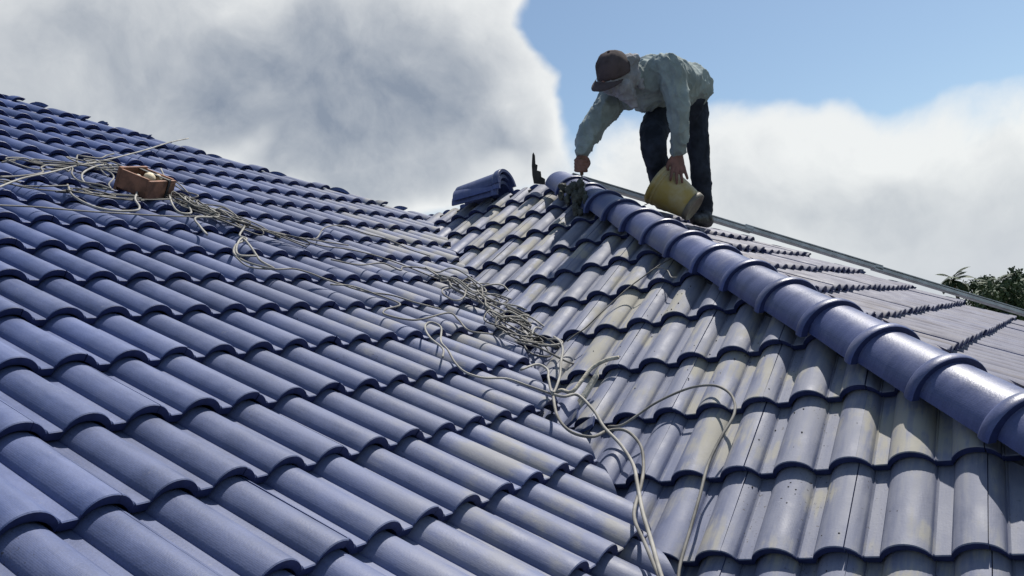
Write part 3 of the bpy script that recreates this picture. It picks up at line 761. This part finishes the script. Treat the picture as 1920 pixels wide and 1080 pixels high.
# torso, head and limbs under the clothes
limb([J['pelvis'], J['waist'], J['chest'], J['uchest']], [.12, .11, .125, .10], v, f)
limb([J['uchest'], J['neck'], J['head'] - HU * .06], [.075, .052, .055], v, f)
ellipsoid(J['head'], HR * .076, HF * .095, HU * .115, v, f)
ellipsoid(J['head'] + HF * .035 - HU * .055, HR * .055, HF * .055, HU * .055, v, f)       # jaw
limb([J['head'] + HF * .088 + HU * .012, J['head'] + HF * .112 - HU * .022], [.010, .015], v, f, 8, 3)  # nose
for s in (-1, 1): ellipsoid(J['head'] + HR * s * .078 - HF * .01, HR * .012, HF * .018, HU * .03, v, f, 8, 6)   # ears
ellipsoid(J['head'] + HF * .085 - HU * .052, HR * .024, HF * .010, HU * .008, v, f, 8, 6)  # mouth
limb([J['hipL'], at(1306, 250, 5.455), J['kneeL'], at(1316, 345, 5.49), at(1319, 396, 5.53), footL + Vector((0, 0, .06))], [.07, .055, .045, .04, .034, .034], v, f)
limb([J['hipR'], at(1229, 240, 5.25), J['kneeR'], at(1234, 318, 5.19), at(1244, 366, 5.27), footR + Vector((0, 0, .06))], [.075, .06, .05, .04, .034, .034], v, f)
for a, b, c in (('shL', 'elL', 'wrL'), ('shR', 'elR', 'wrR')): limb([J[a], J[b], J[c]], [.05, .040, .027], v, f)
# left hand (picture right) over the bucket rim: palm, four fingers down, thumb to the side
dp = 5.0; PX = dp / FPX
wl = J['wrL']
def hp(dx, dy, dz=0): return at(1270 + dx, 288 + dy, 5.02 + dz)
ring_loft([(hp(0, -4), camdir(1, 0, 0) * .028, camdir(0, 0, 1) * .020), (hp(0, 10), camdir(1, 0, 0) * .038, camdir(0, 0, 1) * .019), (hp(1, 24, -.01), camdir(1, 0, 0) * .042, camdir(0, 0, 1) * .017), (hp(2, 30, -.015), camdir(1, 0, 0) * .038, camdir(0, 0, 1) * .014)], 14, v, f)
for dx, ex, L in ((-9, -13, 50), (-2, -1, 56), (6, 9, 54), (12, 19, 47)):
    limb([hp(dx, 24, -.012), hp(dx + (ex - dx) * .35, 24 + (L - 24) * .4, -.035), hp(dx + (ex - dx) * .75, 24 + (L - 24) * .75, -.045), hp(ex, L, -.040)], [.0105, .0098, .009, .0078], v, f, 8, 4)
limb([hp(-10, 8, .0), hp(-17, 20, .005), hp(-18, 31, .012), hp(-15, 38, .02)], [.014, .012, .0105, .009], v, f, 8, 4)
# right hand (picture left) closed round the trowel handle
def hq(dx, dy, dz=0): return at(1091 + dx, 292 + dy, 5.09 + dz)
ring_loft([(hq(0, -5), camdir(1, 0, 0) * .026, camdir(0, 0, 1) * .020), (hq(-1, 8), camdir(1, 0, 0) * .036, camdir(0, 0, 1) * .022), (hq(-1, 22), camdir(1, 0, 0) * .036, camdir(0, 0, 1) * .022), (hq(0, 29), camdir(1, 0, 0) * .028, camdir(0, 0, 1) * .018)], 14, v, f)
for i in range(4):
    yy = 8 + i * 6.2
    limb([hq(-11, yy, .0), hq(-11, yy + 1, -.028), hq(-1, yy + 2, -.040), hq(8, yy + 2, -.030), hq(9, yy + 1.5, -.012)], [.0105, .0105, .010, .0092, .008], v, f, 8, 4)
limb([hq(10, 6, .0), hq(13, 14, -.015), hq(9, 22, -.032), hq(3, 28, -.04)], [.013, .012, .0105, .009], v, f, 8, 4)
person = fuse('person', v, f, .0045, M_SKIN, None, 0, smooth=2)
tag(person, 'worker in cap and green-grey shirt bending over the ridge tiles', 'person')

# trousers
v, f = [], []
ring_loft([(J['waist'] + (J['pelvis'] - J['waist']) * .25, LAT * .155, DOR * .115), (J['pelvis'], LAT * .165, DOR * .125), (at(1279, 212, 5.44), LAT * .15, DOR * .105)], 18, v, f)
limb([J['hipL'], at(1306, 250, 5.455), J['kneeL'], at(1316, 345, 5.49), at(1319, 396, 5.53)], [.090, .073, .062, .060, .058], v, f)
limb([J['hipR'], at(1229, 240, 5.25), J['kneeR'], at(1234, 318, 5.19), at(1244, 366, 5.27)], [.098, .088, .075, .064, .058], v, f)
fuse('trousers', v, f, .008, M_JEANS, person, .006, 9, 2, 2)

# shirt
v, f = [], []
hem = J['pelvis'] + (J['pelvis'] - J['waist']) * .10
ring_loft([(at(1296, 174, 5.46), LAT * .150, DOR * .135), (at(1284, 168, 5.42), LAT * .175, DOR * .155), (J['waist'], LAT * .172, DOR * .150), (at(1247, 157, 5.29), LAT * .178, DOR * .152), (J['chest'], LAT * .182, DOR * .150), (J['uchest'], LAT * .172, DOR * .125), (at(1193, 146, 5.085), LAT * .12, DOR * .095), (J['neck'], LAT * .068, DOR * .062)], 22, v, f)
limb([J['uchest'] + LAT * .10, J['shL'], at(1266, 170, 4.99), J['elL'], at(1273, 250, 4.99), at(1271, 283, 5.02)], [.085, .088, .070, .060, .053, .042], v, f)
limb([J['uchest'] - LAT * .10, J['shR'], at(1133, 208, 5.17), J['elR'], at(1098, 266, 5.11), at(1092, 284, 5.09)], [.085, .085, .078, .070, .056, .042], v, f)
# belly of the loose shirt hanging down
ellipsoid(at(1208, 183, 5.20), LAT * .10, SPN * .11, DOR * .075, v, f)
ellipsoid(at(1182, 186, 5.17), LAT * .07, SPN * .07, DOR * .06, v, f)
sh = fuse('shirt', v, f, .007, M_SHIRT, person, .013, 7.5, 2, 5)
# collar
v, f = [], []
ring_loft([(J['neck'] - SPN * .035, LAT * .095, DOR * .088), (J['neck'] + SPN * .005, LAT * .082, DOR * .077), (J['neck'] + SPN * .03, LAT * .088, DOR * .083)], 18, v, f)
fuse('collar', v, f, .008, M_SHIRT, person, .006, 14, 1, 9)

# face cloth wrapped round cheeks and neck, with a hanging end
v, f = [], []
ellipsoid(J['head'] - HU * .045 + HF * .012, HR * .093, HF * .106, HU * .085, v, f)
limb([J['head'] - HU * .05 - HF * .02, at(1170, 146, 5.02), J['neck'] + SPN * .01], [.085, .082, .078], v, f)
limb([at(1165, 160, 4.98), at(1176, 176, 5.0), at(1187, 197, 5.02)], [.062, .050, .022], v, f)
limb([at(1184, 120, 5.0), at(1195, 140, 5.0), at(1203, 164, 5.0)], [.024, .026, .012], v, f)
limb([at(1176, 118, 4.99), at(1188, 112, 5.01)], [.045, .035], v, f)
fuse('face_cloth', v, f, .007, M_WRAP, person, .009, 13, 2, 3)
# eyes in the gap between cap and cloth
for s in (-1, 1):
    v, f = [], []; ellipsoid(J['head'] + HF * .086 + HR * s * .03 + HU * .02, HR * .013, HF * .012, HU * .011, v, f, 10, 7)
    link('eye', mesh_from('eye', v, f, M_BLACK, True), person)

# cap: crown, brim, button
bm = bmesh.new(); n = 28; rings = []
for i in range(11):
    th = PI / 2 * i / 10; rr = math.cos(th) ** .85; zz = math.sin(th)
    if i == 10: rr = .02
    rings.append([bm.verts.new(J['head'] + HU * (.012 + .106 * zz) + HR * (.094 * rr * math.cos(2 * PI * k / n)) + HF * ((.105 * rr) * math.sin(2 * PI * k / n) + .006)) for k in range(n)])
for i in range(10):
    for k in range(n): bm.faces.new((rings[i][k], rings[i][(k + 1) % n], rings[i + 1][(k + 1) % n], rings[i + 1][k]))
bm.faces.new(rings[-1])
low = [bm.verts.new(v_.co - HU * .022 + (v_.co - J['head']).normalized() * .002) for v_ in rings[0]]
for k in range(n): bm.faces.new((low[k], low[(k + 1) % n], rings[0][(k + 1) % n], rings[0][k]))
for v_ in bm.verts:
    d_ = (v_.co - J['head']); v_.co += d_.normalized() * .006 * mnoise.fractal(v_.co * 18, 1, 2, 2)
bmesh.ops.recalc_face_normals(bm, faces=bm.faces)
capo = link('cap', mesh_bm('cap', bm, M_HAT, True), person); so_ = capo.modifiers.new('thick', 'SOLIDIFY'); so_.thickness = .003
v, f = [], []; nb = 16
for layer in (0, 1):
    for j in range(5):
        for k in range(nb + 1):
            a = math.radians(22 + 136 * k / nb); e = j / 4 * .068 * (math.sin(math.radians(22 + 136 * k / nb)) ** .9)
            p = J['head'] + HU * (-.008 - .30 * e - layer * .004 - .012 * abs(math.cos(a))) + HR * ((.103) * math.cos(a)) + HF * (.115 * math.sin(a) + .006 + e)
            v.append(p)
nn = 5 * (nb + 1)
for layer in (0, 1):
    for j in range(4):
        for k in range(nb):
            q = layer * nn + j * (nb + 1) + k; fc = (q, q + 1, q + nb + 2, q + nb + 1); f.append(fc if layer == 0 else fc[::-1])
for k in range(nb):
    q = 4 * (nb + 1) + k; f.append((q, q + 1, nn + q + 1, nn + q))
link('brim', mesh_from('brim', v, f, M_HAT, True), capo)
v, f = [], []; ellipsoid(J['head'] + HU * .119 + HF * .006, HR * .009, HF * .009, HU * .005, v, f, 8, 5)
link('button', mesh_from('button', v, f, M_HAT, True), capo)

# boots
for ft, an in ((footL, J['ankL']), (footR, J['ankR'])):
    v, f = [], []; fw = (SC.V * -.2 + camdir(-.75, .1, -.6)); fw = (fw - SC.N * fw.dot(SC.N)).normalized()
    sdw = SC.N.cross(fw); up = SC.N
    limb([an, ft + up * .05], [.052, .05], v, f)
    limb([ft + up * .038 - fw * .05, ft + up * .040 + fw * .04, ft + up * .032 + fw * .13], [.042, .045, .034], v, f)
    fuse('boot', v, f, .007, M_BOOT, person, .003, 20, 2, 1)

# ------------------------------------------------------------------ bucket
r = link('bucket', None)
topc = at(1234, 345, 5.12); botc = at(1303, 390, 5.03)
axb = (botc - topc).normalized(); LB = .25; r.location = topc; tag(r, 'tilted yellow plastic bucket held by the worker', 'bucket')
refv = camdir(0, 0, 1); b1 = axb.cross(refv).normalized(); b2 = axb.cross(b1).normalized()
def lathe(prof, n=32):
    v, f = [], []
    for z, rad in prof:
        for k in range(n): v.append(axb * z + b1 * rad * math.cos(2 * PI * k / n) + b2 * rad * math.sin(2 * PI * k / n))
    for i in range(len(prof) - 1):
        for k in range(n): f.append((i * n + k, i * n + (k + 1) % n, (i + 1) * n + (k + 1) % n, (i + 1) * n + k))
    return v, f
vv_, ff_ = lathe([(.012, .115), (.0, .115), (.0, .119), (.06, .115), (.14, .103), (.225, .085), (.238, .080), (.238, .001), (.230, .001), (.230, .080), (.14, .099), (.012, .114)])
link('body', mesh_from('body', vv_, ff_, M_BUCKET, True), r)
vv_, ff_ = lathe([(-.004, .114), (-.006, .124), (.004, .129), (.016, .126), (.018, .119), (.030, .1185), (.032, .1225), (.040, .121), (.042, .1155)])
link('rim', mesh_from('rim', vv_, ff_, M_BUCKET, True), r)
vv_, ff_ = lathe([(.230, .085), (.232, .089), (.258, .085), (.260, .080), (.246, .074), (.242, .001)])
link('foot_ring', mesh_from('foot_ring', vv_, ff_, M_RIM, True), r)
hh = [axb * .01 + (b1 * math.cos(a) * .14 + b2 * math.sin(a) * .0) + (-axb * .0 + b2 * -.13) * math.sin(a) - axb * .02 * math.sin(a) for a in [PI * i / 14 for i in range(15)]]
vv_, ff_ = tube(hh, .0025, 6); link('handle', mesh_from('handle', vv_, ff_, M_STEEL, True), r)

# ------------------------------------------------------------------ trowel and fresh mortar
r = link('trowel', None); tp = hq(-1, 20, -.012); r.location = tp; tag(r, 'small trowel in the hand of the worker', 'trowel')
vv_, ff_ = tube([hq(-1, 4, -.014) - tp, hq(-1, 20, -.016) - tp, hq(0, 36, -.018) - tp], [.012, .013, .010], 10); link('handle', mesh_from('handle', vv_, ff_, M_WOOD, True), r)
vv_, ff_ = tube([hq(0, 35, -.018) - tp, hq(0, 44, -.022) - tp, hq(-2, 50, -.03) - tp], [.005, .005, .006], 8); link('shank', mesh_from('shank', vv_, ff_, M_STEEL, True), r)
o1 = [hq(-9, 52, -.05) - tp, hq(7, 51, -.04) - tp, hq(4, 75, -.055) - tp, hq(-4, 92, -.065) - tp, hq(-10, 75, -.06) - tp]; nz = camdir(.2, -.2, 1) * .003
v = [p - nz for p in o1] + [p + nz for p in o1]; n = 5
link('blade', mesh_from('blade', v, [tuple(range(n)), tuple(range(2 * n - 1, n - 1, -1))] + [(i, (i + 1) % n, n + (i + 1) % n, n + i) for i in range(n)], M_STEEL), r)
v, f = [], []
for px, py, sx, sy, dep in ((1078, 352, .030, .035, 5.02), (1082, 372, .030, .045, 4.98), (1080, 392, .016, .038, 4.94), (1092, 362, .022, .03, 4.96), (1070, 358, .030, .030, 5.04), (1056, 352, .024, .028, 5.10),
                            (1052, 366, .012, .030, 5.06), (1088, 345, .018, .028, 4.97), (1098, 376, .014, .030, 4.92), (1064, 376, .012, .028, 5.02), (1088, 398, .010, .02, 4.90)):
    ellipsoid(at(px, py, dep), camdir(1, .2, 0) * sx, camdir(0, 0, 1) * .03, camdir(-.1, -1, 0) * sy, v, f, 10, 7)
o = fuse('wet_mortar', v, f, .006, M_MORTAR, None, .011, 34, 1, 4); tag(o, 'dark wet mortar slumping down the ridge tiles below the trowel', 'mortar')
